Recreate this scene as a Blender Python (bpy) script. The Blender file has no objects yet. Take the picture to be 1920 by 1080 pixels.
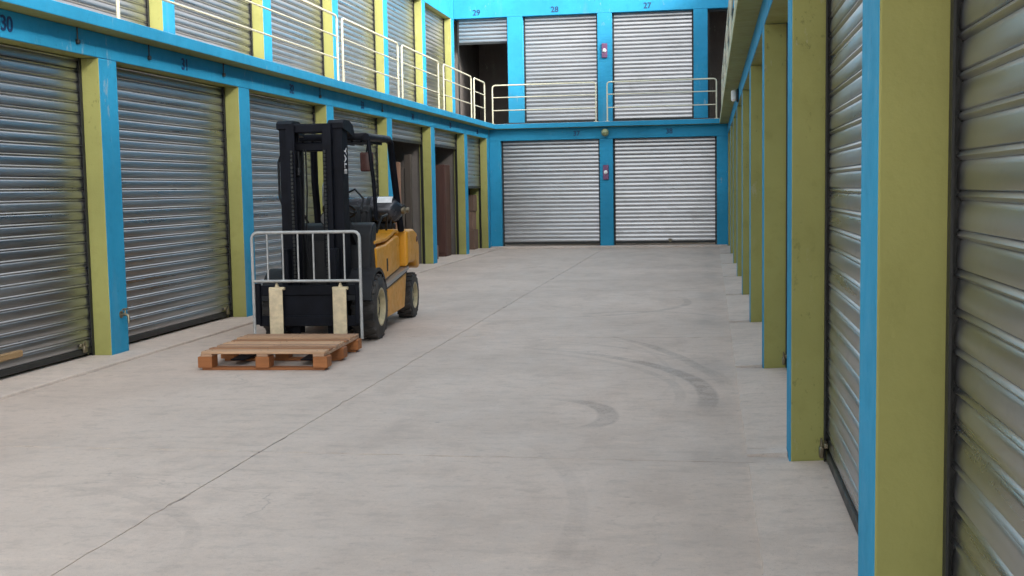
import bpy, bmesh, math, random
from mathutils import Vector, Matrix, Euler
random.seed(11)
R = math.radians
sc = bpy.context.scene
COL = sc.collection

# ------------------------------------------------------------------ camera
F_PX, YAW, PITCH, ROLL = 2189.1, 0.1695, -0.0850, -0.0172
cam = bpy.data.cameras.new('camera'); cam_ob = bpy.data.objects.new('camera', cam); COL.objects.link(cam_ob)
cy, sy, cp, sp, cr, sr = math.cos(YAW), math.sin(YAW), math.cos(PITCH), math.sin(PITCH), math.cos(ROLL), math.sin(ROLL)
_r = Vector((cy, sy, 0)); _f = Vector((-sy*cp, cy*cp, sp)); _u = Vector((sy*sp, -cy*sp, cp))
_r2 = _r*cr + _u*sr; _u2 = _u*cr - _r*sr
M = Matrix.Identity(4)
for i in range(3):
    M[i][0], M[i][1], M[i][2] = _r2[i], _u2[i], -_f[i]
M.translation = Vector((0, 0, 1.5))
cam_ob.matrix_world = M
cam.sensor_width = 36; cam.lens = 36*F_PX/1920; cam.clip_start = .05; cam.clip_end = 2000
sc.camera = cam_ob

# ------------------------------------------------------------------ world, sun, exposure
SUN_EL, SUN_AZ = R(25), R(126)            # azimuth clockwise from +Y: behind the camera and to its right
w = bpy.data.worlds.new('World'); sc.world = w; w.use_nodes = True
nt = w.node_tree; nt.nodes.clear()
sky = nt.nodes.new('ShaderNodeTexSky'); sky.sky_type = 'NISHITA'; sky.sun_disc = False
sky.sun_elevation = SUN_EL; sky.sun_rotation = SUN_AZ; sky.dust_density = 4; sky.air_density = 1.0; sky.ozone_density = 1
hs = nt.nodes.new('ShaderNodeHueSaturation'); hs.inputs['Saturation'].default_value = .16
bg = nt.nodes.new('ShaderNodeBackground'); bg.inputs[1].default_value = .15
wo = nt.nodes.new('ShaderNodeOutputWorld')
nt.links.new(sky.outputs[0], hs.inputs['Color']); nt.links.new(hs.outputs[0], bg.inputs[0]); nt.links.new(bg.outputs[0], wo.inputs[0])
sl = bpy.data.lights.new('sun', 'SUN'); sl.energy = 1.45; sl.angle = R(14); sl.color = (1, .955, .90)
so = bpy.data.objects.new('sun', sl); COL.objects.link(so)
sd = Vector((math.sin(SUN_AZ)*math.cos(SUN_EL), math.cos(SUN_AZ)*math.cos(SUN_EL), math.sin(SUN_EL)))
so.rotation_euler = sd.to_track_quat('Z', 'Y').to_euler(); so.location = (6, -8, 20)
sc.view_settings.view_transform = 'Standard'; sc.view_settings.look = 'None'
sc.view_settings.exposure = 1.9; sc.view_settings.gamma = 1
sc.render.film_transparent = False
sc.render.filter_size = 1.9
sc.cycles.max_bounces = 8

# ------------------------------------------------------------------ materials
class NT:
    def __init__(s, name):
        s.m = bpy.data.materials.new(name); s.m.use_nodes = True
        s.t = s.m.node_tree; s.b = s.t.nodes['Principled BSDF']
        s.pos = s.t.nodes.new('ShaderNodeNewGeometry').outputs['Position']
    def lk(s, a, b): s.t.links.new(a, b)
    def setin(s, sock, v):
        if hasattr(v, 'is_output') or hasattr(v, 'links') and not isinstance(v, (int, float, tuple)): s.lk(v, sock)
        else: sock.default_value = v
    def noise(s, scale, detail=4, rough=.55, stretch=(1, 1, 1), vec=None, off=(0, 0, 0)):
        mp = s.t.nodes.new('ShaderNodeMapping'); mp.inputs['Scale'].default_value = stretch; mp.inputs['Location'].default_value = off
        s.lk(vec or s.pos, mp.inputs[0])
        n = s.t.nodes.new('ShaderNodeTexNoise'); n.inputs['Scale'].default_value = scale
        n.inputs['Detail'].default_value = detail; n.inputs['Roughness'].default_value = rough
        s.lk(mp.outputs[0], n.inputs['Vector']); return n.outputs['Fac']
    def ramp(s, fac, a, b, c0=0., c1=1.):
        r = s.t.nodes.new('ShaderNodeMapRange'); r.interpolation_type = 'SMOOTHSTEP'
        s.lk(fac, r.inputs[0]); r.inputs[1].default_value = a; r.inputs[2].default_value = b
        r.inputs[3].default_value = c0; r.inputs[4].default_value = c1; return r.outputs[0]
    def math(s, op, a, b=0.):
        n = s.t.nodes.new('ShaderNodeMath'); n.operation = op
        s.setin(n.inputs[0], a); s.setin(n.inputs[1], b); return n.outputs[0]
    def mix(s, fac, a, b, mode='MIX'):
        n = s.t.nodes.new('ShaderNodeMix'); n.data_type = 'RGBA'; n.blend_type = mode
        s.setin(n.inputs[0], fac)
        for k, v in ((6, a), (7, b)):
            if isinstance(v, tuple): n.inputs[k].default_value = (*v[:3], 1)
            else: s.lk(v, n.inputs[k])
        return n.outputs[2]
    def sep(s):
        n = s.t.nodes.new('ShaderNodeSeparateXYZ'); s.lk(s.pos, n.inputs[0]); return n.outputs
    def rnd(s): return s.t.nodes.new('ShaderNodeObjectInfo').outputs['Random']
    def bump(s, h, strength=.3, dist=.01):
        b = s.t.nodes.new('ShaderNodeBump'); b.inputs['Strength'].default_value = strength; b.inputs['Distance'].default_value = dist
        s.lk(h, b.inputs['Height']); s.lk(b.outputs[0], s.b.inputs['Normal'])
    def out(s, col, rough=.5, metal=0., spec=None):
        if isinstance(col, tuple): s.b.inputs['Base Color'].default_value = (*col[:3], 1)
        else: s.lk(col, s.b.inputs['Base Color'])
        s.setin(s.b.inputs['Roughness'], rough); s.setin(s.b.inputs['Metallic'], metal)
        if spec is not None: s.b.inputs['Specular IOR Level'].default_value = spec
        return s.m

def scale(c, k): return tuple(x*k for x in c)
def wall_paint(name, c, rough=.66):
    n = NT(name)
    a = n.noise(.9, 5); b = n.noise(7, 6, .6); st = n.noise(3.2, 5, .6, (1, 1, .12))
    col = n.mix(n.ramp(a, .3, .7), scale(c, .88), scale(c, 1.10))
    col = n.mix(n.ramp(b, .52, .78, 0, .35), col, scale(c, .72))
    g = (.30*.5+c[0]*.5, .29*.5+c[1]*.5, .26*.5+c[2]*.5)
    col = n.mix(n.ramp(st, .60, .78, 0, .28), col, g)
    sc1 = n.noise(11, 7, .72, (1, 1, .35), off=(5, 3, 1)); ms = n.noise(.8, 3, off=(9, 1, 4))
    col = n.mix(n.math('MULTIPLY', n.ramp(sc1, .59, .65, 0, .5), n.ramp(ms, .48, .66)), col, (.30+c[0]*.3, .29+c[1]*.3, .26+c[2]*.3))   # scuffs through to the render
    dk = n.noise(26, 5, .7, (1, 1, .6), off=(1, 8, 2))
    col = n.mix(n.math('MULTIPLY', n.ramp(dk, .60, .67, 0, .45), n.ramp(ms, .44, .62)), col, scale(c, .35))
    n.bump(n.math('ADD', n.noise(60, 4), n.math('MULTIPLY', n.noise(3, 3), 1.6)), .25, .006)
    return n.out(col, n.ramp(b, .3, .7, rough-.08, rough+.12), 0, .25)
def simple(name, c, rough=.5, metal=0., var=.12, sc_=9., bump=.0, rand=.0, spec=None):
    n = NT(name); f = n.noise(sc_, 5, .6)
    col = n.mix(n.ramp(f, .3, .7), scale(c, 1-var), scale(c, 1+var))
    if rand:
        col = n.mix(n.ramp(n.rnd(), 0, 1, 0, 1), col, scale(c, 1-rand))
    if bump: n.bump(n.noise(sc_*6, 4), bump, .004)
    return n.out(col, n.ramp(f, .3, .7, max(rough-.07, .02), rough+.08), metal, spec)

def wood(name, c, stretch=(1, 1, 14), rough=.6):
    n = NT(name); r_ = n.rnd()
    f = n.noise(5, 6, .6, stretch); g_ = n.noise(40, 3, .5, stretch)
    col = n.mix(n.ramp(f, .3, .7), scale(c, .72), scale(c, 1.12))
    col = n.mix(n.ramp(g_, .5, .8, 0, .35), col, scale(c, .5))
    col = n.mix(n.math('MULTIPLY', r_, .8), col, scale((c[0]*.9, c[1]*.82, c[2]*.75), .62))
    n.bump(f, .3, .004); return n.out(col, rough)
BLUE = (.020, .252, .43); OLIVE = (.286, .286, .094)
m_blue = wall_paint('blue_wall_paint', BLUE)
m_olive = wall_paint('olive_wall_paint', OLIVE)
m_rim = wall_paint('pale_olive_paint', (.42, .43, .27))
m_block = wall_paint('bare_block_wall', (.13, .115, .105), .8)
m_num = simple('navy_number_paint', (.006, .03, .10), .6)
m_white_rail = simple('cream_rail_paint', (.58, .55, .40), .4, 0, .08, 14)
m_dark_metal = simple('dark_guide_metal', (.035, .037, .036), .5, .6)
m_rust = simple('dull_brass', (.22, .19, .13), .4, .8)

def galvanised():
    n = NT('galvanised_slat')
    st = n.noise(4, 3, .5, (.15, .15, 5)); bl = n.noise(1.3, 4)
    c = (.44, .445, .455)
    col = n.mix(n.ramp(st, .3, .7), scale(c, .86), scale(c, 1.08))
    col = n.mix(n.ramp(bl, .45, .75, 0, .30), col, (.32, .32, .31))
    col = n.mix(n.math('MULTIPLY', n.rnd(), .22), col, (.30, .305, .31))
    gr = n.noise(2.6, 6, .7, (1, 1, 1.5), off=(4, 4, 4))
    gm = n.ramp(gr, .54, .74, 0, .22)
    col = n.mix(gm, col, (.20, .19, .17))
    n.bump(n.noise(1.6, 2, .4, (1, 1, 1.2)), .10, .02)
    return n.out(col, n.math('ADD', n.math('ADD', n.ramp(st, .3, .7, .25, .35), n.math('MULTIPLY', gm, .3)), n.math('MULTIPLY', n.rnd(), .06)), .95)
m_galv = galvanised()

def concrete(name, c, marks=False):
    n = NT(name)
    x, y, z = n.sep()
    a = n.noise(.45, 6, .6); b = n.noise(2.2, 7, .65, (1, .55, 1)); f = n.noise(38, 5, .7); sp_ = n.noise(160, 2, .5)
    col = n.mix(n.ramp(a, .32, .68), scale(c, .90), scale(c, 1.08))
    col = n.mix(n.ramp(b, .50, .72, 0, .42), col, scale((c[0]*.98, c[1]*.98, c[2]), .72))
    col = n.mix(n.ramp(b, .24, .42, .30, 0), col, scale(c, 1.25))
    col = n.mix(n.ramp(f, .42, .75, 0, .34), col, scale(c, .72))
    col = n.mix(n.ramp(sp_, .60, .70, 0, .45), col, scale(c, .45))
    sw = n.noise(3.0, 6, .7, (.35, 1.6, 1), off=(3, 1, 0))                 # trowel and tyre smears across the yard
    col = n.mix(n.ramp(sw, .54, .72, 0, .30), col, scale(c, .66))
    sw2 = n.noise(1.1, 6, .7, (1.5, .35, 1), off=(7, 2, 0))
    col = n.mix(n.ramp(sw2, .58, .76, 0, .26), col, scale(c, .62))
    mo_ = n.noise(7, 7, .72, (.7, 1.3, 1), off=(2, 9, 0)); mo2 = n.noise(15, 5, .7, off=(6, 2, 0))
    col = n.mix(n.ramp(mo_, .50, .64, 0, .42), col, scale((c[0]*.97, c[1]*.98, c[2]), .70))
    col = n.mix(n.ramp(mo_, .34, .46, .30, 0), col, scale((c[0]*1.02, c[1], c[2]*.96), 1.18))
    col = n.mix(n.ramp(mo2, .57, .68, 0, .38), col, scale(c, .60))
    vs_ = n.t.nodes.new('ShaderNodeTexVoronoi'); vs_.inputs['Scale'].default_value = 3.1; vs_.inputs['Randomness'].default_value = 1
    n.lk(n.pos, vs_.inputs['Vector'])
    spots = n.math('MULTIPLY', n.ramp(n.math('ADD', vs_.outputs['Distance'], n.math('MULTIPLY', mo2, .12)), .085, .15, .5, 0), n.ramp(n.noise(.9, 2, off=(8, 8, 0)), .50, .62))
    col = n.mix(spots, col, scale(c, .40))                                 # oil drips
    if marks:
        wob = n.noise(1.6, 3); brk = n.noise(5.5, 5, .65)
        def ring(cx, cyy, r, wd, ux, uy, lo, hi, k, ylo=-2.):
            dx = n.math('SUBTRACT', x, cx); dy = n.math('SUBTRACT', y, cyy)
            d = n.math('SQRT', n.math('ADD', n.math('MULTIPLY', dx, dx), n.math('MULTIPLY', dy, dy)))
            d = n.math('ADD', d, n.math('MULTIPLY', n.math('SUBTRACT', wob, .5), .07))
            t = n.math('DIVIDE', n.math('ADD', n.math('MULTIPLY', dx, ux), n.math('MULTIPLY', dy, uy)), r)
            wdt = n.ramp(t, lo, hi, wd*.35, wd)
            e = n.math('DIVIDE', n.math('ABSOLUTE', n.math('SUBTRACT', d, r)), wdt)
            m = n.ramp(e, .60, 1.0, 1, 0)
            m = n.math('MULTIPLY', m, n.ramp(n.noise(60, 3, .6, vec=None, off=(cx, cyy, 0)), .38, .58, .55, 1))
            m = n.math('MULTIPLY', m, n.ramp(t, lo, hi, 0, 1))
            m = n.math('MULTIPLY', m, n.ramp(brk, .30, .62, .35, 1))
            m = n.math('MULTIPLY', m, n.ramp(n.math('DIVIDE', dy, r), ylo-.12, ylo+.12, 0, 1))
            return n.math('MULTIPLY', m, k)
        ms = [ring(-2.72, 8.26, 2.70, .085, .97, .25, .50, .98, .48, -.10),
              ring(-2.72, 8.26, 2.50, .05, .93, .35, .55, 1.0, .2, -.1),
              ring(-1.32, 7.54, .66, .08, .97, .0, -.1, .95, .44, -.5),
              ring(-6.7, 7.9, 6.84, .07, .93, .36, .96, 1.0, .35),
              ring(-3.9, 5.0, 3.3, .06, .98, .1, .82, 1.0, .14),
              ring(-2.2, 15.2, 1.9, .07, .8, -.6, .3, 1.0, .30),
              ring(-.8, 13.0, 1.0, .06, .2, .9, .2, 1.0, .30),
              ring(-3.4, 4.2, 1.25, .05, .6, .8, .4, 1.0, .15),
              ring(-1.9, 20.0, 2.6, .06, .8, .5, .2, 1.0, .22),
              ring(-2.9, 8.6, 3.05, .03, .9, .4, .5, 1.0, .22, .1), ring(-5.2, 9.0, 4.9, .03, .95, .2, .85, 1.0, .16)]
        dark = ms[0]
        for q in ms[1:]: dark = n.math('MAXIMUM', dark, q)
        col = n.mix(dark, col, (.075, .070, .070))
        # dirt that gathers along the drain line by the right-hand doors
        gx = n.math('ABSOLUTE', n.math('SUBTRACT', x, n.math('ADD', -.02, n.math('MULTIPLY', n.math('SUBTRACT', wob, .5), .25))))
        gm = n.math('MULTIPLY', n.ramp(gx, .02, .22, .20, 0), n.ramp(n.noise(.8, 4, .6, (1, .6, 1)), .42, .62))
        col = n.mix(gm, col, (.13, .12, .115))
        v = n.t.nodes.new('ShaderNodeTexVoronoi'); v.feature = 'DISTANCE_TO_EDGE'; v.inputs['Scale'].default_value = .42
        wv = n.t.nodes.new('ShaderNodeVectorMath'); wv.operation = 'ADD'
        nn = n.t.nodes.new('ShaderNodeTexNoise'); nn.inputs['Scale'].default_value = 2.5; nn.inputs['Detail'].default_value = 5
        n.lk(n.pos, nn.inputs['Vector']); sv = n.t.nodes.new('ShaderNodeVectorMath'); sv.operation = 'SCALE'; sv.inputs['Scale'].default_value = .5
        n.lk(nn.outputs['Color'], sv.inputs[0]); n.lk(n.pos, wv.inputs[0]); n.lk(sv.outputs[0], wv.inputs[1]); n.lk(wv.outputs[0], v.inputs['Vector'])
        ck = n.math('MULTIPLY', n.ramp(v.outputs['Distance'], .0, .0035, .30, 0), n.ramp(n.noise(.6, 3, off=(4, 4, 0)), .56, .64))
        col = n.mix(ck, col, (.10, .095, .09))
    n.bump(n.math('ADD', n.math('MULTIPLY', f, .7), n.math('ADD', sp_, n.math('MULTIPLY', b, 1.5))), .22, .006)
    return n.out(col, n.ramp(b, .3, .7, .58, .80))
CONC = (.555, .465, .400)
m_floor = concrete('yard_concrete', CONC, True)
m_apron = concrete('apron_concrete', (.585, .50, .435))
def joint_mat():
    n = NT('joint_dirt'); f = n.noise(.9, 6, .65, off=(3, 7, 0))
    return n.out(n.mix(n.ramp(f, .40, .52), (.19, .165, .15), (.50, .425, .37)), .9)
m_joint = joint_mat()

# ------------------------------------------------------------------ mesh helpers
class MB:
    def __init__(s): s.bm = bmesh.new()
    def _new(s, fn):
        before = set(s.bm.faces); fn(); return [f for f in s.bm.faces if f not in before]
    def box(s, x0, x1, y0, y1, z0, z1, bev=0., mi=0, seg=1, mat=None):
        c = Vector(((x0+x1)/2, (y0+y1)/2, (z0+z1)/2)); d = (abs(x1-x0), abs(y1-y0), abs(z1-z0))
        mm = Matrix.Translation(c) @ Matrix.Diagonal((*d, 1))
        if mat: mm = mat @ mm
        vs = bmesh.ops.create_cube(s.bm, size=1, matrix=mm)['verts']
        fs = list({f for v in vs for f in v.link_faces})
        for f in fs: f.material_index = mi
        if bev:
            es = list({e for v in vs for e in v.link_edges})
            r = bmesh.ops.bevel(s.bm, geom=es, offset=min(bev, min(d)*.45), segments=seg, profile=.5, affect='EDGES')
            for f in r['faces']: f.material_index = mi
        return s
    def prism(s, poly, a0, a1, axis='x', mi=0, mat=None):
        """poly: 2-d outline; axis x: (y,z), axis y: (x,z), axis z: (x,y)"""
        def P(p, a):
            v = {'x': (a, p[0], p[1]), 'y': (p[0], a, p[1]), 'z': (p[0], p[1], a)}[axis]
            v = Vector(v); return mat @ v if mat else v
        A = [s.bm.verts.new(P(p, a0)) for p in poly]; B = [s.bm.verts.new(P(p, a1)) for p in poly]
        fs = [s.bm.faces.new(A), s.bm.faces.new(list(reversed(B)))]
        for i in range(len(poly)):
            j = (i+1) % len(poly); fs.append(s.bm.faces.new((A[j], A[i], B[i], B[j])))
        for f in fs: f.material_index = mi
        return s
    def tube(s, pts, r, n=8, mi=0, closed=False, cap=True):
        pts = [Vector(p) for p in pts]; N = len(pts); rings = []
        rr = r if isinstance(r, (list, tuple)) else [r]*N
        up = None
        for i, p in enumerate(pts):
            a = pts[(i-1) % N] if (i or closed) else p; b = pts[(i+1) % N] if (i < N-1 or closed) else p
            t = (b-a).normalized()
            if up is None:
                up = Vector((0, 0, 1)) if abs(t.z) < .9 else Vector((0, 1, 0))
            u = (up - t*up.dot(t)); 
            if u.length < 1e-5: u = t.orthogonal()
            u.normalize(); v = t.cross(u); up = u
            rings.append([s.bm.verts.new(p + (u*math.cos(k*2*math.pi/n) + v*math.sin(k*2*math.pi/n))*rr[i]) for k in range(n)])
        for i in range(N if closed else N-1):
            a, b = rings[i], rings[(i+1) % N]
            for k in range(n):
                f = s.bm.faces.new((a[k], a[(k+1) % n], b[(k+1) % n], b[k])); f.material_index = mi
        if cap and not closed:
            for q in (list(reversed(rings[0])), rings[-1]):
                f = s.bm.faces.new(q); f.material_index = mi
        return s
    def lathe(s, prof, c, axis='x', n=24, mi=0, cap=True):
        """prof: (offset along the axis, radius)"""
        c = Vector(c); rings = []
        for a, r in prof:
            ring = []
            for k in range(n):
                t = 2*math.pi*k/n; q, w_ = math.cos(t)*r, math.sin(t)*r
                v = {'x': (a, q, w_), 'y': (w_, a, q), 'z': (q, w_, a)}[axis]
                ring.append(s.bm.verts.new(c+Vector(v)))
            rings.append(ring)
        for a, b in zip(rings, rings[1:]):
            for k in range(n):
                f = s.bm.faces.new((a[k], a[(k+1) % n], b[(k+1) % n], b[k])); f.material_index = mi
        for q in (list(reversed(rings[0])), rings[-1]):
            if cap and prof[0][1] > 1e-4: f = s.bm.faces.new(q); f.material_index = mi
        return s
    def mesh(s, name, mats, smooth=None):
        bmesh.ops.remove_doubles(s.bm, verts=s.bm.verts, dist=1e-6)
        bmesh.ops.recalc_face_normals(s.bm, faces=s.bm.faces)
        me = bpy.data.meshes.new(name); s.bm.to_mesh(me); s.bm.free()
        for m in (mats if isinstance(mats, (list, tuple)) else [mats]): me.materials.append(m)
        if smooth:
            for p in me.polygons: p.use_smooth = True
            me.set_sharp_from_angle(angle=R(smooth))
        return me
    def build(s, name, mats, parent=None, smooth=None, inv=True):
        return link(name, s.mesh(name, mats, smooth), parent, inv)
LOC = {}
def link(name, me, parent=None, inv=True):
    o = bpy.data.objects.new(name, me); COL.objects.link(o)
    if parent:
        o.parent = parent
        if inv: o.matrix_parent_inverse = LOC[parent.name].inverted()
    return o
def tag(o, label=None, cat=None, group=None, kind=None):
    for k, v in (('label', label), ('category', cat), ('group', group), ('kind', kind)):
        if v: o[k] = v
    return o
def empty(name, loc, rz=0., label=None, cat=None, group=None, frame=True):
    """frame=True: parts are built in world coordinates; False: in the thing's own coordinates"""
    o = bpy.data.objects.new(name, None); COL.objects.link(o); o.empty_display_size = .2
    o.location = loc; o.rotation_euler = (0, 0, rz)
    LOC[o.name] = Matrix.Translation(loc) @ Matrix.Rotation(rz, 4, 'Z') if frame else Matrix.Identity(4)
    return tag(o, label, cat, group)
def text_mesh(txt, size, depth=.004):
    cu = bpy.data.curves.new('t', 'FONT'); cu.body = txt; cu.size = size; cu.extrude = depth; cu.align_x = 'CENTER'; cu.align_y = 'CENTER'
    cu.offset = size*.012
    o = bpy.data.objects.new('t', cu); COL.objects.link(o)
    bpy.context.view_layer.update()
    me = bpy.data.meshes.new_from_object(o.evaluated_get(bpy.context.evaluated_depsgraph_get()))
    bpy.data.objects.remove(o); bpy.data.curves.remove(cu)
    return me
def paint_by_normal(me, rules, default):
    """rules: list of (normal, index); faces whose normal is near that direction get the index"""
    for p in me.polygons:
        p.material_index = default
        for nrm, i in rules:
            if p.normal.dot(Vector(nrm)) > .8: p.material_index = i

# ------------------------------------------------------------------ layout numbers (metres)
XL, XR, YB = -5.49, .415, 29.04           # faces of the ground-floor pillars
PIT, PW, REC = 3.208, .33, .20           # bay pitch, pillar width, depth of the door recess
ZB, ZS, ZF = 2.75, 2.98, 3.10             # lintel underside, walkway underside, walkway top
OV = .20                                  # walkway overhang
XU, XUR, YU = -6.50, 1.43, 29.80          # upper façades, set back behind the walkway
ZT, ZR = 5.83, 6.95                       # upper lintel, parapet top
LEFT_E = [10.313+PIT*k for k in range(-2, 6)]      # far edges of the left pillars
RIGHT_E = [3.407+PIT*k for k in range(-1, 8)]
UP_E = [13.72+3.25*k for k in range(-3, 5)]

# ------------------------------------------------------------------ ground and yard floor
g = MB().box(-150, 150, -120, 200, -.30, -.06); tag(g.build('ground', m_joint), kind='structure')
yard = MB().box(-5.9, .9, -12, YB+.3, -.055, -.0035).build('yard_floor', m_joint); tag(yard, kind='structure')
LOC[yard.name] = Matrix.Identity(4)
xs = [-5.21, -2.585, .66]; ys = [-12, -9.2, -4.0, 1.15, 6.34, 11.6, 16.9, 22.2, 27.3, YB-.22]
for i in range(2):
    for j in range(len(ys)-1):
        gp = .0028
        b = MB(); x0, x1, y0, y1 = xs[i]+gp, xs[i+1]-gp, ys[j]+.002, ys[j+1]-.002
        rnd = random.Random(i*31+j)
        # uneven, slightly chipped rim
        top = []
        def edge(p, q, n_):
            for k in range(n_):
                t = k/n_; v = Vector(p).lerp(Vector(q), t)
                inw = (Vector(((x0+x1)/2, (y0+y1)/2))-v).normalized()
                top.append(v + inw*(rnd.random()**6*.022))
        edge((x0, y0), (x1, y0), 36); edge((x1, y0), (x1, y1), 60); edge((x1, y1), (x0, y1), 36); edge((x0, y1), (x0, y0), 60)
        b.prism([(v.x, v.y) for v in top], -.05, 0, 'z')
        b.build('concrete_slab', m_floor, yard)
def apron(x0, x1, y0, y1, z=.022):
    MB().box(x0, x1, y0, y1, -.045, z, .006).build('apron_slab', m_apron, yard)
for k, e in enumerate(LEFT_E[:-1]):
    apron(XL-REC-.16, -5.217, e+.012, e+PIT-PW-.012); apron(XL+.004, -5.217, e+PIT-PW-.004, e+.004+PIT)
apron(XL-REC-.16, -5.217, LEFT_E[-1]+.012, 28.70)
def ramp(y0, y1):
    MB().prism([(.195, -.004), (XR+REC+.16, -.004), (XR+REC+.16, .046), (.197, .014)], y0, y1, 'y').build('door_ramp', m_apron, yard)
for k, e in enumerate(RIGHT_E[:-1]): ramp(e-.14 if 0 else e+.01, e+PIT-PW-.01); 
for k, e in enumerate(RIGHT_E[:-1]):
    MB().prism([(.193, -.004), (XR-.003, -.004), (XR-.003, .028), (.195, .012)], e-.13, e+.005, 'y').build('door_ramp', m_apron, yard)
ramp(RIGHT_E[-1]+.01, YB-.22)
apron(XL+.02, XR-.02, YB-.205, YB+.32, .045)

# ------------------------------------------------------------------ roller doors
PITCH_S = .098
PROF = [(0, 0), (-.008, .003), (-.0105, .012), (-.0095, .036), (-.0065, .058), (-.0035, .070), (.002, .074), (-.008, .079), (-.0125, .085), (-.009, .092), (0, .098)]
_slat = {}
def slat_mesh(wd):
    k = round(wd, 2)
    if k not in _slat:
        b = MB(); A = [b.bm.verts.new((0.006, y, z)) for y, z in PROF]; B = [b.bm.verts.new((wd-.006, y, z)) for y, z in PROF]
        for i in range(len(PROF)-1): b.bm.faces.new((A[i], B[i], B[i+1], A[i+1]))
        me = b.mesh('slat', m_galv, 50)
        if sum(p.normal.y for p in me.polygons) > 0: me.flip_normals()
        _slat[k] = me
    return _slat[k]
_gm = {}
def guide_mesh(h):
    k = round(h, 2)
    if k not in _gm:
        b = MB(); b.prism([(0, -.026), (.040, -.026), (.040, -.019), (.008, -.019), (.008, .03), (0, .03)], 0, h, 'z')
        _gm[k] = b.mesh('guide_rail', m_dark_metal)
    return _gm[k]
def roller_door(parent, base, rz, wd, h, drop=None, label=None, lock=None, z0=.03):
    """drop: how far the curtain hangs below the lintel (None: closed)"""
    drop = drop if drop is not None else h-z0
    n = int(drop/PITCH_S); zl = h-n*PITCH_S
    b = MB(); b.box(.01, wd-.01, .006, .014, zl, h+.10); b.box(.01, wd-.01, .05, .40, h+.06, h+.46, .03)  # unseen dark sheet added behind the slats to stop light leaking, plus hood
    d = b.build('roller_door', m_dark_metal, parent)
    d.location = base; d.rotation_euler = (0, 0, rz)
    if label: d['label'] = label
    LOC[d.name] = Matrix.Identity(4)
    sm = slat_mesh(wd)
    for i in range(n):
        s_ = link('slat', sm, d); s_.location = (0, random.uniform(-.001, .001), zl+i*PITCH_S)
        s_.rotation_euler = (random.uniform(-.012, .012), random.uniform(-.0007, .0007), random.uniform(-.0012, .0012))
    gm = guide_mesh(h)
    a = link('guide_rail', gm, d); a.location = (-.002, -.004, 0)
    c = link('guide_rail', gm, d); c.location = (wd+.002, -.004, 0); c.scale = (-1, 1, 1)
    MB().box(.02, wd-.02, -.022, .010, zl-.055, zl-.002, .004).build('bottom_bar', m_dark_metal, d)
    if lock is not None:
        q = MB(); x = lock*wd
        q.box(x-.028, x+.028, -.062, -.038, zl-.03, zl+.03, .006); q.tube([(x-.018, -.05, zl+.02), (x-.018, -.05, zl+.055), (x, -.05, zl+.068), (x+.018, -.05, zl+.055), (x+.018, -.05, zl+.02)], .006, 6)
        q.box(x-.05, x+.05, -.04, -.02, zl+.025, zl+.05, .004)
        q.build('padlock', m_rust, d, 40)
    return d

def pillar(parent, x0, x1, y0, y1, z0, z1, front, name='pillar'):
    """front: outward normal of the blue face; the faces beside it are olive"""
    b = MB().box(x0, x1, y0, y1, z0, z1, .008, 0, 2); me = b.mesh(name, [m_blue, m_olive])
    paint_by_normal(me, [((0, -1, 0), 1), ((0, 1, 0), 1)] if abs(front[0]) else [], 0)
    return link(name, me, parent)
def lintel(parent, x0, x1, y0, y1, z0, z1, name='lintel', under=True):
    b = MB().box(x0, x1, y0, y1, z0, z1, .006); me = b.mesh(name, [m_blue, m_olive])
    if under: paint_by_normal(me, [((0, 0, -1), 1)], 0)
    return link(name, me, parent)
def number(parent, txt, loc, rz, size=.17):
    me = text_mesh(txt, size, .003); me.materials.append(m_num)
    o = link('door_number', me, parent); o.location = loc; o.rotation_euler = (R(90), 0, rz); return o

GRP = 'storage blocks around the yard'
# ---- left block
LB = empty('storage_block', (XL-2, 18, 0), 0, 'long two-storey storage block behind the forklift, olive and blue pillars, shutters part open', 'building', GRP)
Y0L, Y1L = LEFT_E[0]-PW, YB+3.5
NUM = {0: None, 1: '30', 2: '31', 3: '32', 4: '33', 5: '34', 6: '35', 7: '36'}
DROPL = {4: None, 5: .30, 6: .33, 7: 1.22}
for k, e in enumerate(LEFT_E):
    pillar(LB, XL-REC-.05, XL, e-PW, e, -.04, ZB, (1, 0, 0))
    end = e+PIT-PW if k < 7 else 28.72
    if k: 
        lab = {5: 'raised shutter showing only its lowest slats above stacked boards', 6: 'raised shutter above the white mattress', 7: 'half-lowered shutter in the corner bay'}.get(k)
        roller_door(LB, (XL-REC, e+.004, 0), R(90), end-e-.008, ZB, DROPL.get(k), lab, .93 if k in (1, 2, 3) else None, .05)
        if NUM[k]: number(LB, NUM[k], (XL+.0035, 8.58 if k == 1 else (e+end)/2+.02, 2.862), R(90))
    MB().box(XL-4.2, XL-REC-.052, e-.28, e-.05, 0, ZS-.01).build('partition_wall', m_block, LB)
for y in (9.62, 10.95, 12.75, 16.1, 19.3):
    MB().box(XL+.0005, XL+.03, y-.02, y+.02, 2.83, 2.87, .006).tube([(XL+.012, y, 2.87), (XL+.012, y, ZS-.002)], .006, 6).build('cable_clip', m_dark_metal, LB)
pillar(LB, XL-.45, XL, 28.724, YB-.002, -.04, ZB, (1, 0, 0))
lintel(LB, XL-.30, XL-.001, Y0L, YB-.004, ZB+.001, ZS-.001)
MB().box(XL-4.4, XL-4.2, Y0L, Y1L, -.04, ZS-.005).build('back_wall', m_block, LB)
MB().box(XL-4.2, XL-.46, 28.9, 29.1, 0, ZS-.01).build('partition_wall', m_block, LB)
MB().box(XL-4.19, XL-REC-.17, Y0L, Y1L, -.05, .018).build('room_floor', m_apron, LB)
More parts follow.
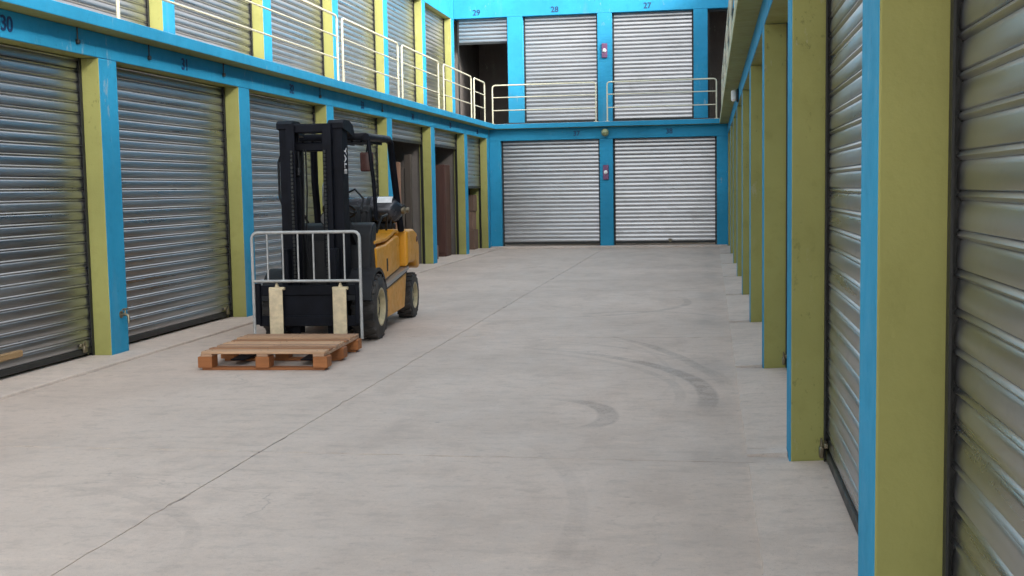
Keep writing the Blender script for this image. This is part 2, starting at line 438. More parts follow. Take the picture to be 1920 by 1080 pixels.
def walkway(parent, x0, x1, y0, y1, fasc):
    me = MB().box(x0, x1, y0, y1, ZS, ZF, .01, 0, 2).mesh('walkway_slab', [m_blue, m_olive, m_apron, m_rim])
    paint_by_normal(me, [((0, 0, -1), 1), ((0, 0, 1), 2)], fasc); return link('walkway_slab', me, parent)
walkway(LB, XL-4.4, XL+OV, Y0L, YB-OV-.003, 0)
for k, e in enumerate(UP_E):
    pillar(LB, XU-.45, XU, e-PW, e, ZF+.001, ZT, (1, 0, 0))
    end = e+3.25-PW if k < 7 else 29.45
    if k: roller_door(LB, (XU-REC, e+.004, ZF), R(90), end-e-.008, ZT-ZF, None, None, None, .03)
pillar(LB, XU-.45, XU, 29.454, YU-.002, ZF+.001, ZT, (1, 0, 0))
lintel(LB, XU-.45, XU-.001, Y0L, YU+.3, ZT+.001, ZR, 'parapet_wall')
MB().box(XU-3.2, XU-.451, Y0L, Y1L, ZT+.5, ZT+.62).build('roof_slab', m_apron, LB)
MB().box(XU-3.4, XU-3.2, Y0L, Y1L, ZF+.001, ZT+.6).build('rear_wall', m_block, LB)

# ---- back block
BB = empty('storage_block', (-2.5, YB+2, 0), 0, 'storage block closing the far end of the yard, pale shutters between blue pillars', 'building', GRP)
bays = [(-5.49, -5.205), (-2.715, -2.385), (.145, .412)]
for x0, x1 in bays: pillar(BB, x0+.002, x1, YB, YB+.45, -.04, ZB-.06, (0, -1, 0))
for (a, b_), nm in (((-5.205, -2.715), '37'), ((-2.385, .145), '38')):
    roller_door(BB, (a+.004, YB+REC, 0), 0, b_-a-.008, ZB-.06, None, None, .55 if nm == '38' else None, .11)
    number(BB, nm, ((a+b_)/2+.68 if nm == '37' else -1.0, YB-.0035, 2.83), 0)
lintel(BB, -5.488, .412, YB+.001, YB+.30, ZB-.059, ZS-.001, under=False)
MB().box(-6.6, 3.0, YB+4.2, YB+4.4, -.04, ZS-.005).build('back_wall', m_block, BB)
MB().box(-5.4, .4, YB+.33, YB+4.19, -.05, .018).build('room_floor', m_apron, BB)
walkway(BB, XL-1.2, 2.6, YB-OV, YB+4.4, 0)
upb = [(-5.11, -4.715), (-2.81, -2.445), (-.415, -.068)]
for x0, x1 in upb: pillar(BB, x0, x1, YU, YU+.45, ZF+.001, ZT+.03, (0, -1, 0))
pillar(BB, 2.3, 2.6, YU, YU+.45, ZF+.001, ZT+.03, (0, -1, 0))
for a, b_, dr, nm, lab in ((-6.45, -5.11, .68, '29', 'shutter rolled up a quarter over a dark opening'), (-4.715, -2.81, None, '28', None), (-2.445, -.415, None, '27', None), (-.068, 2.3, .05, None, 'shutter rolled fully up over a dark opening')):
    roller_door(BB, (a+.004, YU+REC, ZF), 0, b_-a-.008, ZT+.03-ZF, dr, lab, None, .03)
    if nm: number(BB, nm, ((a+b_)/2-.12, YU-.0035, ZT+.16), 0, .20)
lintel(BB, -6.498, 2.6, YU+.001, YU+.45, ZT+.031, ZR, 'parapet_wall', False)
for x in (-6.6, -4.95, -2.62, -.24, 2.62):
    MB().box(x-.08, x+.08, YU+.46, YU+3.4, ZF+.001, ZT+.5).build('partition_wall', m_block, BB)
MB().box(-6.7, 2.8, YU+3.4, YU+3.6, ZF+.001, ZT+.6).build('rear_wall', m_block, BB)
MB().box(-6.7, 2.8, YU+.451, YU+3.6, ZT+.5, ZT+.62).build('roof_slab', m_apron, BB)

# ---- right block
RB = empty('storage_block', (XR+2, 14, 0), 0, 'storage block close on the right, row of wide olive pillar sides with blue fronts', 'building', GRP)
Y0R = RIGHT_E[0]-PW
for k, e in enumerate(RIGHT_E):
    pillar(RB, XR, XR+REC+.05, e-PW, e, -.04, ZB, (-1, 0, 0))
    end = e+PIT-PW if k < len(RIGHT_E)-1 else YB-.06
    roller_door(RB, (XR+REC, end-.004, 0), R(-90), end-e-.008, ZB, None, None, .035 if k in (1, 2) else None, .05)
    MB().box(XR+REC+.052, XR+4.2, e-.28, e-.05, 0, ZS-.01).build('partition_wall', m_block, RB)
pillar(RB, XR, XR+.45, YB-.056, YB+.5, -.04, ZB, (-1, 0, 0))
lintel(RB, XR+.001, XR+.30, Y0R, YB-.004, ZB+.001, ZS-.001)
MB().box(XR+4.2, XR+4.4, Y0R, YB+3.5, -.04, ZS-.005).build('back_wall', m_block, RB)
walkway(RB, XR-OV, XR+4.4, Y0R, YB-OV-.003, 3)
lintel(RB, XUR, XUR+.3, Y0R, YU-.004, ZF+.001, ZR+.40, 'upper_wall', False)  # unseen; extra height added to shade the left block's lintels
MB().box(XUR+.3, XUR+3.2, Y0R, YB+3.5, ZT+.5, ZT+.62).build('roof_slab', m_apron, RB)

# ------------------------------------------------------------------ walkway railings
def railing(a, b, label):
    a, b = Vector(a), Vector(b); t = (b-a).normalized(); L = (b-a).length; h = .96; rr = .07
    o = empty('walkway_railing', (*((a+b)/2)[:2], ZF), 0, label, 'railing', 'cream tubular railings along the upper walkway')
    P = lambda s_, z: a + t*s_ + Vector((0, 0, z))
    path = [P(0, 0), P(0, h-rr)] + [P(rr-rr*math.cos(q), h-rr+rr*math.sin(q)) for q in (R(30), R(60), R(90))] + [P(L-rr+rr*math.sin(q), h-rr+rr*math.cos(q)) for q in (0, R(30), R(60), R(90))] + [P(L, 0)]
    MB().tube(path, .0180, 8).build('frame', m_white_rail, o, 60)
    for z in (.34, .66): MB().tube([P(.01, z), P(L-.01, z)], .0125, 8).build('rail', m_white_rail, o, 60)
    for s_ in (0, L):
        p = P(s_, 0); MB().box(p.x-.05, p.x+.05, p.y-.05, p.y+.05, ZF+.001, ZF+.012, .002).build('base_plate', m_white_rail, o)
xr = XL+.10
for (y0, y1, lab) in ((10.2, 16.68, 'longest cream railing panel on the left walkway, nearest the camera, above the shutter numbered 31'),
                      (16.93, 20.06, 'cream railing panel on the left walkway, just right of the forklift mast top'),
                      (20.33, 23.15, 'cream railing panel on the left walkway, third from the yard corner'),
                      (23.62, 26.42, 'cream railing panel on the left walkway, second from the yard corner'),
                      (26.75, 28.02, 'short narrow cream railing panel right at the yard corner')):
    railing((xr, y0, ZF), (xr, y1, ZF), lab)
yr = YB-OV+.07
railing((-5.36, yr, ZF), (-2.78, yr, ZF), 'cream railing on the far walkway, left half, in front of the half-open shutter')
railing((-2.50, yr, ZF), (.14, yr, ZF), 'cream railing on the far walkway, right half')
for k in range(6):
    y0 = 9.9+k*3.15
    railing((XR-OV+.055, y0, ZF), (XR-OV+.055, y0+2.95, ZF), 'cream railing panel on the right walkway seen edge-on, %s from the far end' % ['sixth', 'fifth', 'fourth', 'third', 'second', 'first'][k])

# ------------------------------------------------------------------ small wall fittings
m_glass_globe = simple('frosted_green_glass', (.22, .25, .13), .25)
m_white_pl = simple('white_plastic', (.75, .75, .73), .35)
m_red_pl = simple('purple_red_plastic', (.16, .06, .14), .4)
def globe(loc):
    o = empty('wall_lamp', loc, 0, 'round greenish globe lamp at the top of the far middle pillar', 'lamp')
    x, y, z = loc
    MB().lathe([(-.03, .07), (0, .07), (.0, .05)], (x, y-.03, z), 'y', 20).build('base', m_dark_metal, o, 40)
    MB().lathe([(-.24, .001)]+[(-.14-.1*math.cos(t), .095*math.sin(t)) for t in [R(q) for q in range(15, 170, 15)]]+[(-.04, .03)], (x, y, z), 'y', 20).build('globe', m_glass_globe, o, 60)
globe((-2.56, YB-.002, 2.83))
def bulkhead(loc):
    o = empty('wall_lamp', loc, 0, 'small white wall lamp high on the right-hand lintel', 'lamp')
    x, y, z = loc
    MB().box(x-.03, x, y-.07, y+.07, z-.10, z+.10, .01).build('base', m_dark_metal, o)
    MB().box(x-.11, x-.03, y-.055, y+.055, z-.085, z+.085, .03, 0, 3).build('lens', m_white_pl, o, 40)
bulkhead((XR-.002, 18.0, 2.83))
def wallbox(loc, lab):
    x, y, z = loc
    o = empty('alarm_box', loc, 0, lab, 'alarm', 'alarm boxes on the far middle pillars')
    MB().box(x-.07, x+.07, y-.05, y, z-.18, z+.18, .012).build('housing', m_red_pl, o)
    MB().lathe([(-.03, .001), (-.028, .03), (-.012, .048), (0, .05)], (x, y-.05, z), 'y', 16).build('lens', m_white_pl, o, 50)
wallbox((-2.63, YU-.002, 4.92), 'purple alarm box with white centre on the upper far pillar')
wallbox((-2.56, YB-.002, 1.86), 'purple alarm box on the lower far pillar below the globe lamp')
tp = empty('wall_tap', (XL, 10.18, .34), 0, 'small grey tap low on the nearest left blue pillar', 'tap')
MB().tube([(XL, 10.18, .38), (XL+.05, 10.18, .38), (XL+.075, 10.18, .37), (XL+.08, 10.18, .30)], .014, 8).build('spout', m_rust, tp, 50)
MB().tube([(XL+.045, 10.13, .43), (XL+.045, 10.23, .43)], .009, 6).tube([(XL+.045, 10.18, .38), (XL+.045, 10.18, .43)], .008, 6).build('handle', m_rust, tp, 50)
MB().lathe([(0, .035), (.008, .035), (.012, .016)], (XL+.001, 10.18, .38), 'x', 14).build('flange', m_rust, tp, 50)

hp = MB().box(XL-REC-.05+.028, XL-REC+.045, 8.40, 8.82, .175, .232, .008).build('wooden_batten', wood('batten_wood', (.40, .27, .13), (6, .5, 6)), None)
tag(hp, 'short tan wooden batten across the bottom of the nearest left shutter', 'batten')
# ------------------------------------------------------------------ things stored in the open bays
m_plank = wood('pale_plank_wood', (.42, .25, .17), (6, 6, .5))
m_brown = wood('brown_wardrobe_wood', (.085, .035, .026), (6, 6, .5))
m_board = wood('grey_brown_board', (.095, .08, .068), (6, 6, .4))
m_card = simple('cardboard', (.17, .105, .075), .8, 0, .12, 5, .1, .3)
m_matt = simple('mattress_cloth', (.62, .62, .62), .7, 0, .08, 5, .1)
sb = empty('board_stack', (-6.3, 22.4, 0), 0, 'stack of grey-brown boards standing in the open bay behind the forklift', 'boards')
for i in range(7):
    z1 = 2.2-.13*(i % 3); x0 = -6.75+i*.135
    MB().box(x0, x0+.12, 22.40-.03*(i % 2), 22.52, .02, z1, .004).build('board', m_board, sb)
pk = MB().box(-6.10, -5.98, 22.22, 22.26, .02, 2.05, .004).build('plank', m_plank)
tag(pk, 'pale pinkish plank standing upright in the open bay behind the forklift', 'plank')
mt = MB().box(-6.42, -5.93, 24.75, 24.93, .02, 2.12, .085, 0, 4).build('mattress', m_matt, None, 50)
tag(mt, 'white mattress standing on end in the second open bay', 'mattress')
wd = empty('wardrobe', (-6.1, 25.6, 0), 0, 'tall reddish brown wardrobe in the second open bay beside the mattress', 'wardrobe')
MB().box(-6.55, -5.78, 25.25, 25.75, .02, 2.05, .01).build('body', m_brown, wd)
for x0 in (-6.54, -6.165): MB().box(x0, x0+.37, 25.225, 25.248, .10, 2.0, .006).build('door', m_brown, wd)
for x0 in (-6.20, -6.13): MB().box(x0, x0+.012, 25.205, 25.224, 1.0, 1.15, .002).build('handle', m_rust, wd)
def carton(x, y, z, sx, sy, h, lab):
    o = empty('cardboard_box', (x, y, z), 0, lab, 'box', 'cardboard boxes in the open bays')
    MB().box(x-sx/2, x+sx/2, y-sy/2, y+sy/2, z+.001, z+h, .006).build('body', m_card, o)
    MB().box(x-.03, x+.03, y-sy/2-.002, y+sy/2+.002, z+h-.1, z+h+.002).build('tape', m_plank, o)
carton(-6.0, 28.35, .02, .55, .5, .48, 'lowest cardboard box of the pile in the corner bay')
carton(-6.02, 28.38, .503, .5, .46, .45, 'middle cardboard box of the pile in the corner bay')
carton(-5.98, 28.36, .957, .48, .42, .40, 'topmost cardboard box of the pile in the corner bay')
carton(-5.93, 24.2, .02, .34, .4, .30, 'cardboard box on the floor in front of the white mattress')

# ------------------------------------------------------------------ pallet
FX, FY, FR = -3.885, 11.40, R(3.2)                                      # forklift position and turn
m_ptop = wood('pallet_top_wood', (.50, .315, .20), (.5, 7, 7), .7)
m_ptop2 = wood('pallet_dark_wood', (.42, .215, .11), (.5, 7, 7), .75)
m_ptop3 = wood('pallet_pale_wood', (.62, .39, .235), (.5, 7, 7), .7)
m_pred = wood('pallet_red_wood', (.40, .15, .045), (.6, 6, 6), .65)
pal = empty('pallet', (FX+math.sin(FR)*1.5+.02, FY-math.cos(FR)*1.5, 0), FR, 'wooden pallet with reddish blocks lying on the forks in front of the forklift', 'pallet', None, False)
pw_, pl_ = 1.08, 1.22
for i in range(7):
    wdt = .130 if i in (0, 3, 6) else .100+.012*random.random()
    yc = -pl_/2+.0725 + i*(pl_-.145)/6; jit = random.uniform(-.006, .006)
    MB().box(-pw_/2+jit, pw_/2+jit, yc-wdt/2, yc+wdt/2, .140, .162+random.uniform(-.004, .003), .004).build('top_board', (m_ptop3, m_ptop2, m_ptop, m_ptop3, m_ptop2, m_ptop3, m_ptop)[i], pal)
m_nail = simple('nail_head', (.10, .085, .075), .5, .6)
nl = MB()
for i in range(7):
    yc = -pl_/2+.0725 + i*(pl_-.145)/6
    for x in (-pw_/2+.05, 0, pw_/2-.05):
        for q in (-.025, .025): nl.lathe([(0, .006), (.0015, .006), (.002, .001)], (x+q, yc+q*.6, .1635), 'z', 6)
tag(nl.build('nail_heads', m_nail, pal), kind='stuff')
for x in (-pw_/2+.05, 0, pw_/2-.05):
    MB().box(x-.05, x+.05, -pl_/2+.004, pl_/2-.004,   .118, .1395, .003).build('stringer_board', m_ptop, pal)
    for y in (-pl_/2+.0725, 0, pl_/2-.0725):
        wx = .075 if x else .06
        MB().box(x-wx if x <= 0 else x-wx+.025, x+wx if x >= 0 else x+wx-.025, y-.07, y+.07, .0225, .1175, .004).build('block', m_pred, pal)
for y in (-pl_/2+.0725, 0, pl_/2-.0725):
    MB().box(-pw_/2+.003, pw_/2-.003, y-.05, y+.05, .001, .022, .003).build('bottom_board', m_pred, pal)

# ------------------------------------------------------------------ forklift (own frame: front axle at y=0, front towards -y)
m_black = simple('black_mast_paint', (.007, .008, .012), .5, 0, .3, 6, .05, 0, .10)
m_blk2 = simple('black_plastic', (.010, .011, .013), .5, 0, .25, 12, .1, 0, .3)
def orange_paint():
    n = NT('orange_truck_paint'); a = n.noise(2.5, 5); b = n.noise(14, 6, .65); c = (.68, .30, .014)
    col = n.mix(n.ramp(a, .3, .7), scale(c, .86), scale(c, 1.08))
    col = n.mix(n.ramp(b, .56, .74, 0, .50), col, (.20, .10, .03))
    n.bump(b, .06, .003); return n.out(col, n.ramp(b, .3, .7, .30, .50))
m_or = orange_paint()
m_fork = simple('worn_cream_fork', (.60, .50, .33), .55, 0, .14, 18, .1)
m_frame = simple('grey_white_backrest', (.38, .385, .375), .42, .1, .14, 16)
def tyre_rubber():
    n = NT('tyre_rubber'); a = n.noise(5, 5); c = (.022, .021, .021)
    col = n.mix(n.ramp(a, .35, .7), c, (.075, .068, .062)); n.bump(n.noise(60, 3), .2, .003); return n.out(col, .75)
m_tyre = tyre_rubber()
m_rim_c = simple('cream_wheel_rim', (.46, .39, .23), .45, 0, .2, 14)
m_tank = simple('gas_bottle_paint', (.045, .047, .055), .25, .5, .25, 8)
m_label = simple('white_label', (.78, .78, .78), .5)
m_silver = simple('worn_silver_strip', (.42, .42, .42), .35, .8)
m_lens = simple('headlamp_glass', (.25, .25, .25), .1, .3)
FL = empty('forklift', (FX, FY, 0), FR, 'orange forklift with tall black mast and pale load backrest, facing the camera', 'forklift', None, False)
def wheel(x, y, r, wdt, side):
    prof = [(-wdt/2, r*.60), (-wdt/2, r*.90), (-wdt/2+.02, r*.975), (-wdt*.2, r*.985), (wdt*.2, r*.985), (wdt/2-.02, r*.975), (wdt/2, r*.90), (wdt/2, r*.60)]
    wl = MB(); wl.lathe([(-wdt*.30, r*.15), (-wdt*.30, r*.58), (wdt*.30, r*.58), (wdt*.30, r*.15)], (0, 0, 0), 'x', 28)
    o = wl.build('wheel', m_blk2, FL, 40); o.location = (x, y, r); LOC[o.name] = Matrix.Identity(4)
    t = MB(); t.lathe(prof, (0, 0, 0), 'x', 36, 0, False)
    n = 20
    for k in range(n):                                                   # lugs, alternating left and right
        for sgn in (-1, 1):
            a = 2*math.pi*(k+(.5 if sgn > 0 else 0))/n
            mm = Matrix.Rotation(a, 4, 'X') @ Matrix.Translation((0, 0, r*.985)) @ Matrix.Rotation(R(20)*sgn, 4, 'Z')
            t.box(sgn*.008, sgn*(wdt/2-.004), -.024, .024, -.018, .012, .004, 0, 1, mm)
    t.build('tyre', m_tyre, o, 40)
    q = MB(); s = side
    q.lathe([(s*wdt*.44, r*.61), (s*wdt*.50, r*.60), (s*wdt*.50, r*.54), (s*wdt*.36, r*.50), (s*wdt*.22, r*.42), (s*wdt*.20, r*.30), (s*wdt*.32, r*.26), (s*wdt*.34, r*.001)], (0, 0, 0), 'x', 32, 0, False)
    for k in range(6):
        a = 2*math.pi*k/6; q.lathe([(s*wdt*.2, .018), (s*wdt*.30, .018), (s*wdt*.31, .001)], (0, math.cos(a)*r*.36, math.sin(a)*r*.36), 'x', 8)
    q.build('rim', m_rim_c, o, 40)
for sgn in (-1, 1):
    wheel(sgn*.455, 0, .325, .25, sgn); wheel(sgn*.44, 1.98, .262, .19, sgn)
# chassis
b = MB(); b.prism([(.10, .16), (.34, .14), (1.55, .14), (1.55, .50), (.60, .50), (.34, .62), (.12, .62)], -.32, .32, 'x'); b.build('chassis', m_blk2, FL)
MB().tube([(-.33, 0, .325), (.33, 0, .325)], .09, 14).build('front_axle', m_blk2, FL, 40)
MB().tube([(-.36, 1.98, .262), (.36, 1.98, .262)], .06, 12).build('rear_axle', m_blk2, FL, 40)
for s in (-1, 1):                                                        # side panels below the step line
    b = MB(); b.prism([(.52, .17), (.60, .15), (1.46, .17), (1.50, .26), (1.56, .44), (1.60, .555), (.58, .455)], s*.325, s*.515, 'x')
    o = b.build('side_panel', m_or, FL)
    bv = o.modifiers.new('b', 'BEVEL'); bv.width = .018; bv.segments = 2
    b = MB(); b.prism([(.50, .475), (1.66, .590), (1.66, .628), (.50, .515)], s*.31, s*.53, 'x'); b.build('step_strip', m_silver, FL)
    b = MB(); b.prism([(.50, .452), (1.62, .562), (1.62, .589), (.50, .474)], s*.31, s*.518, 'x'); b.build('step_shadow_gap', m_blk2, FL)  # solid black strip standing in for the shaded gap under the step
    # front fender over the drive wheel
    arc = [(math.cos(t)*.40, .325+math.sin(t)*.40) for t in [R(q) for q in range(25, 166, 14)]]
    arc2 = [(math.cos(t)*.365, .325+math.sin(t)*.365) for t in [R(q) for q in range(165, 24, -14)]]
    MB().prism(arc+arc2, s*.30, s*.56, 'x').build('fender', m_blk2, FL, 50)
# hood
b = MB(); b.prism([(.30, .64), (.52, .52), (.56, .525), (1.46, .615), (1.46, .985), (1.30, 1.0), (.74, .925), (.26, .915)], -.475, .475, 'x')
o = b.build('hood', m_or, FL); bv = o.modifiers.new('b', 'BEVEL'); bv.width = .03; bv.segments = 3; LOC[o.name] = Matrix.Identity(4)
for s in (-1, 1): MB().box(s*.470, s*.479, .76, .81, .63, .77, .002).build('vent_slot', m_blk2, o)
b = MB(); b.prism([(.24, .945), (.80, .955), (1.30, 1.03), (1.44, 1.015), (1.44, 1.045), (1.28, 1.065), (.78, .995), (.24, .985)], -.47, .47, 'x')
o = b.build('hood_lid', m_or, FL); bv = o.modifiers.new('b', 'BEVEL'); bv.width = .012; bv.segments = 2
# counterweight
b = MB(); b.prism([(1.56, .62), (1.66, .66), (2.02, .66), (2.10, .60), (2.24, .56), (2.28, .62), (2.28, .85), (2.16, 1.0), (1.98, 1.045), (1.58, 1.045)], -.54, .54, 'x')
o = b.build('counterweight', m_or, FL); bv = o.modifiers.new('b', 'BEVEL'); bv.width = .035; bv.segments = 3
MB().box(-.30, .30, 1.56, 2.24, .28, .64, .02).build('rear_frame', m_blk2, FL)
# cowl, dash, steering
b = MB(); b.prism([(.06, .60), (.14, 1.06), (.22, 1.15), (.34, 1.18), (.40, 1.12), (.36, 1.0), (.30, .60)], -.46, .46, 'x')
o = b.build('dashboard', m_blk2, FL); bv = o.modifiers.new('b', 'BEVEL'); bv.width = .02; bv.segments = 2
MB().box(-.46, .46, .10, .62, .60, .63, .004).build('floor_plate', m_blk2, FL)
sw = MB(); c0 = Vector((.04, .50, 1.30)); tilt = Matrix.Rotation(R(-28), 3, 'X')
sw.tube([c0+tilt@Vector((.17*math.cos(t), .17*math.sin(t), 0)) for t in [2*math.pi*k/24 for k in range(24)]], .015, 8, 0, True)
for k in range(3):
    t = 2*math.pi*k/3+.5; sw.tube([c0, c0+tilt@Vector((.17*math.cos(t), .17*math.sin(t), 0))], .011, 6)
sw.tube([c0, c0+tilt@Vector((0, 0, -.20))], .03, 10); sw.build('steering_wheel', m_blk2, FL, 50)
for k in range(3): MB().tube([(.24+.06*k, .36, 1.12), (.24+.06*k, .39, 1.27)], .007, 6).lathe([(0, .001), (.012, .016), (.03, .016), (.042, .001)], (.24+.06*k, .39, 1.26), 'z', 10).build('lever', m_blk2, FL, 50)
# seat
b = MB(); b.box(-.24, .24, .72, 1.18, 1.03, 1.14, .04, 0, 3); st = b.build('seat', m_blk2, FL, 40); LOC[st.name] = Matrix.Identity(4)
MB().box(-.23, .23, -.05, .06, 0, .22, .04, 0, 3, Matrix.Translation((0, 1.16, 1.12)) @ Matrix.Rotation(R(-10), 4, 'X')).build('seat_back', m_blk2, st, 40)
# gas bottle
tk = MB(); L2 = .43
tk.lathe([(-L2-.02, .001), (-L2+.0, .07), (-L2+.05, .135), (-L2+.10, .155), (L2-.10, .155), (L2-.05, .135), (L2, .07), (L2+.02, .001)], (.08, 1.42, 1.28), 'x', 28)
tko = tk.build('gas_bottle', m_tank, FL, 40); LOC[tko.name] = Matrix.Identity(4)
for x in (-.18, .16): MB().lathe([(-.022, .1565), (-.022, .162), (.022, .162), (.022, .1565)], (x, 1.42, 1.28), 'x', 28).build('strap', m_blk2, tko, 40)
lb = MB()
for k in range(7):
    a0, a1 = R(105+k*6), R(111+k*6)
    q = [(.26, a0), (.43, a0), (.43, a1), (.26, a1)]
    lb.bm.faces.new([lb.bm.verts.new((x, 1.42+.1575*math.cos(a), 1.28+.1575*math.sin(a))) for x, a in q])
lb.build('bottle_label', m_label, tko)
MB().lathe([(0, .05), (.05, .05), (.07, .03), (.10, .03)], (.50, 1.42, 1.28), 'x', 14).build('valve', m_rust, tko, 40)
MB().box(-.30, .42, 1.33, 1.51, 1.066, 1.13, .01).build('bottle_cradle', m_blk2, tko)
hs_ = MB().tube([(.58, 1.42, 1.28), (.55, 1.40, 1.33), (.42, 1.33, 1.24), (.40, 1.30, 1.07)], .013, 8).build('hose', m_blk2, tko, 50)
# overhead guard
G = MB()
gd = []
for s in (-1, 1):
    G.tube([(s*.49, .26, 1.20), (s*.48, .22, 1.6), (s*.45, .17, 2.0), (s*.43, .20, 2.05)], .021, 8)
    G.tube([(s*.43, .14, 2.05), (s*.43, 1.18, 2.065), (s*.44, 1.26, 2.02), (s*.46, 1.34, 1.6), (s*.48, 1.52, 1.04)], .04, 8)
G.box(-.44, .44, .15, .23, 2.02, 2.09, .01); G.box(-.44, .44, 1.14, 1.22, 2.03, 2.09, .01)
gdo = G.build('overhead_guard', m_black, FL, 50); LOC[gdo.name] = Matrix.Identity(4)
for k in range(8):
    x = -.36+k*.103; MB().box(x-.012, x+.012, .23, 1.14, 2.0, 2.095, .003).build('roof_bar', m_black, gdo)
# lamps on the guard posts
for s in (-1,):
    q = MB(); q.lathe([(0, .045), (-.02, .062), (-.07, .066), (-.075, .058)], (s*.30 if s < 0 else .50, .15, 1.30 if s < 0 else 1.86), 'y', 18)
    h = q.build('headlight', m_blk2, FL, 50); LOC[h.name] = Matrix.Identity(4)
    MB().lathe([(-.076, .056), (-.088, .04), (-.092, .001)], (s*.30 if s < 0 else .50, .15, 1.30 if s < 0 else 1.86), 'y', 18).build('lens', m_lens, h, 60)
q = MB().lathe([(0, .045), (-.02, .072), (-.07, .078), (-.078, .068)], (.045, .06, 1.225), 'y', 20); h = q.build('headlight', m_blk2, FL, 50); LOC[h.name] = Matrix.Identity(4)
MB().lathe([(-.079, .066), (-.092, .04), (-.096, .001)], (.045, .06, 1.225), 'y', 20).build('lens', m_lens, h, 60)
m_maroon = simple('dull_maroon_plastic', (.085, .035, .030), .35, 0, .25, 10)
mr = MB(); mr.box(.335, .475, .245, .285, 1.70, 1.90, .035, 0, 3); mo = mr.build('mirror', m_maroon, FL, 40); LOC[mo.name] = Matrix.Identity(4)
MB().box(.345, .465, .286, .292, 1.71, 1.89, .02, 0, 2).build('mirror_glass', m_lens, mo, 40)
MB().tube([(.40, .27, 1.89), (.42, .25, 1.97), (.43, .22, 2.02)], .009, 6).build('mirror_arm', m_blk2, mo, 50)
MB().tube([(.30, .36, 1.30), (.32, .42, 1.42), (.20, .55, 1.52), (.05, .62, 1.46)], .012, 6).build('grab_hose', m_blk2, FL, 50)
# mast: two outer channels, two inner channels, cross members
MX = -.005
def channel(x, wdt, y0, y1, z0, z1, s, th=.028):
    a, b_ = (x, x+s*wdt)
    # C-section open towards the middle of the mast
    pts = [(a, y0), (b_, y0), (b_, y0+th), (a+s*th, y0+th), (a+s*th, y1-th), (b_, y1-th), (b_, y1), (a, y1)]
    return MB().prism(pts, z0, z1, 'z')
for s in (-1, 1):
    o = channel(MX+s*.315, .12, -.36, -.14, .12, 2.13, -s).build('outer_mast_channel', m_black, FL)
    cp_ = MB(); cp_.prism([(-.38, 2.12), (-.38, 2.17), (-.33, 2.20), (-.12, 2.20), (.02, 2.16), (.07, 2.09), (.03, 2.05), (-.12, 2.08)], MX+s*.18, MX+s*.335, 'x'); cp_.build('mast_cap', m_black, FL)
    channel(MX+s*.225, .085, -.44, -.27, .10, 2.16, -s, .022).build('inner_mast_channel', m_black, FL)
    MB().tube([(MX+s*.165, -.20, .25), (MX+s*.165, -.20, 1.95)], .032, 12).build('lift_cylinder', m_blk2, FL, 50)
    ch = MB()
    for k in range(34): ch.box(MX+s*.165-.012, MX+s*.165+.012, -.475, -.455, .62+k*.038, .62+k*.038+.03, .004)
    ch.build('lift_chain', m_dark_metal, FL)
    MB().prism([(-.14, 1.12), (.12, .95), (.12, 1.05), (-.14, 1.22)], MX+s*.27, MX+s*.315, 'x').build('mast_tilt_arm', m_blk2, FL)
for (z0, z1, y0, y1, nm) in ((2.075, 2.165, -.40, -.22, 'mast_top_crossbar'), (1.90, 1.985, -.30, -.14, 'mast_upper_crossbar'), (.16, .34, -.28, -.12, 'mast_lower_crossbar')):
    MB().box(MX-.22, MX+.22, y0, y1, z0, z1, .012).build(nm, m_black, FL)
MB().box(MX-.19, MX+.19, -.14, -.13, .34, 1.0).build('mast_panel', m_blk2, FL)
MB().tube([(-.155, -.30, 1.90), (-.15, -.30, 1.80), (-.152, -.30, 1.72)], .009, 6).lathe([(-.05, .001), (-.035, .024), (.03, .020), (.05, .001)], (-.152, -.30, 1.70), 'z', 12).build('chain_anchor', m_blk2, FL, 50)
MB().tube([(-.345, -.25, 1.86), (-.37, -.25, 1.80), (-.37, -.25, 1.45), (-.345, -.25, 1.38)], .012, 8).build('hydraulic_hose', m_blk2, FL, 50)
for k, (x, y) in enumerate(((-.10, -.30), (-.075, -.30), (.12, -.26), (.10, -.28))):
    MB().tube([(x, y, 1.92), (x+.01*(k % 2), y-.02, 1.5), (x-.015, y, 1.1), (x*.8, y+.03, .75)], .008, 6).build('hydraulic_hose', m_blk2, FL, 50)
for s in (-1, 1):
    MB().lathe([(0, .035), (s*.012, .033), (s*.02, .001)], (s*.535, 2.12, .92), 'x', 14).build('rear_lamp', m_maroon, FL, 50)
    MB().tube([(s*.40, .62, 1.05), (s*.46, .64, 1.22), (s*.46, .90, 1.24), (s*.42, 1.02, 1.07)], .014, 8).build('hip_rail', m_blk2, FL, 50)
MB().tube([(.30, 1.30, 1.06), (.28, 1.20, 1.20), (.05, 1.22, 1.30), (-.20, 1.32, 1.20)], .016, 8).build('gas_hose', m_blk2, FL, 50)
MB().lathe([(0, .05), (.10, .05), (.16, .03), (.20, .03)], (-.30, 1.30, 1.06), 'z', 14).build('air_filter', m_blk2, FL, 50)
MB().tube([(-.38, 1.45, 1.03), (-.38, 1.45, 1.55), (-.38, 1.50, 1.60)], .028, 10).build('exhaust_pipe', m_silver, FL, 50)
# lettering on the outer side of the mast
tm = text_mesh('YALE', .115, .002); tm.materials.append(m_label)
to = link('lettering', tm, FL); to.matrix_local = Matrix.Translation((MX+.3155, -.245, 1.80)) @ Matrix(((0, 0, 1, 0), (0, 1, 0, 0), (-1, 0, 0, 0), (0, 0, 0, 1)))
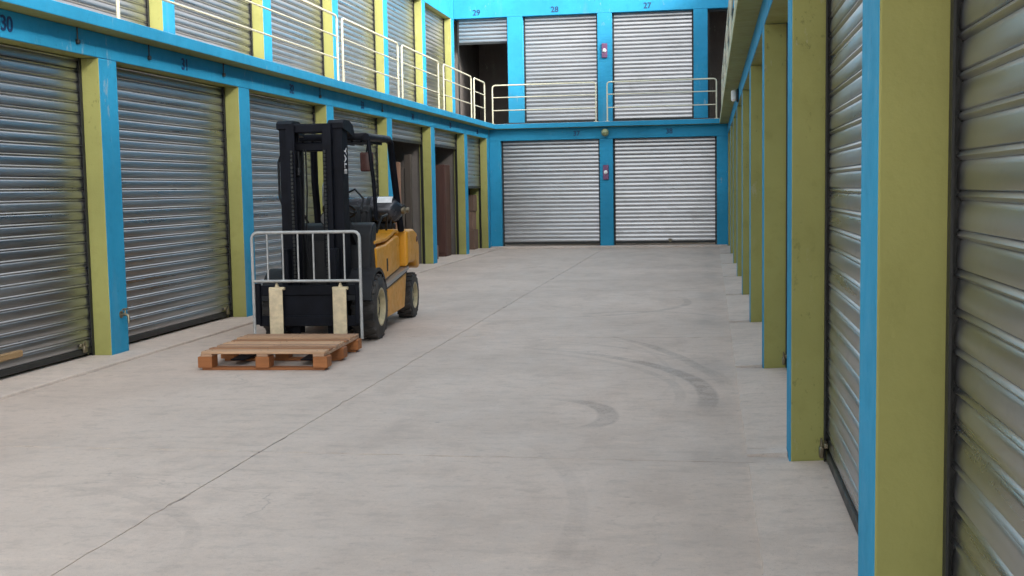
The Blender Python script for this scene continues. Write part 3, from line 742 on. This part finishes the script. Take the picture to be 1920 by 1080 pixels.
# carriage and forks
for z in (.20, .50): MB().box(-.50, .50, -.62, -.565, z, z+.10, .008).build('carriage_bar', m_black, FL)
for x in (-.24, .24): MB().box(x-.035, x+.035, -.565, -.44, .18, .95, .008).build('carriage_upright', m_black, FL)
MB().box(-.30, .30, -.60, -.575, .30, .50).build('carriage_plate', m_black, FL)
for x in (-.305, .325):
    b = MB(); b.prism([(-.685, .57), (-.645, .57), (-.645, .045), (-.70, .028), (-1.80, .040), (-1.80, .052), (-.80, .078), (-.70, .090), (-.685, .11)], x-.068, x+.068, 'x')
    me = b.mesh('fork', [m_fork, m_black])
    for p in me.polygons:
        if p.center.y < -.75 or abs(p.normal.z) > .8 and p.center.z < .3: p.material_index = 1  # tines coloured black to put the pallet's inner shadow into the paint
    o = link('fork', me, FL); bv = o.modifiers.new('b', 'BEVEL'); bv.width = .005; bv.segments = 1; LOC[o.name] = Matrix.Identity(4)
    MB().box(x-.078, x+.078, -.655, -.60, .555, .585, .006).prism([(x-.02, .585), (x+.02, .585), (x, .63)], -.65, -.62, 'y').build('fork_hook', m_fork, o)
# load backrest
bx, bt, br_ = .532, 1.115, .055
path = [(-bx, -.66, .10), (-bx, -.66, bt-br_)]+[(-bx+br_-br_*math.cos(q), -.66, bt-br_+br_*math.sin(q)) for q in (R(30), R(60), R(90))]+[(bx-br_+br_*math.sin(q), -.66, bt-br_+br_*math.cos(q)) for q in (0, R(30), R(60), R(90))]+[(bx, -.66, .08)]
o = MB().tube(path, .0155, 8).build('load_backrest', m_frame, FL, 60); LOC[o.name] = Matrix.Identity(4)
MB().tube([(-bx, -.66, .645), (bx, -.66, .645)], .014, 8).build('crossbar', m_frame, o, 60)
for k in range(1, 7):
    x = -bx+2*bx*k/7; MB().box(x-.0075, x+.0075, -.667, -.653, .645, bt-.005, .003).build('bar', m_frame, o)
for s in (-1, 1): MB().box(s*.50-.03, s*.50+.03, -.655, -.60, .22, .62, .008).build('bracket', m_black, o)

bpy.context.view_layer.update()
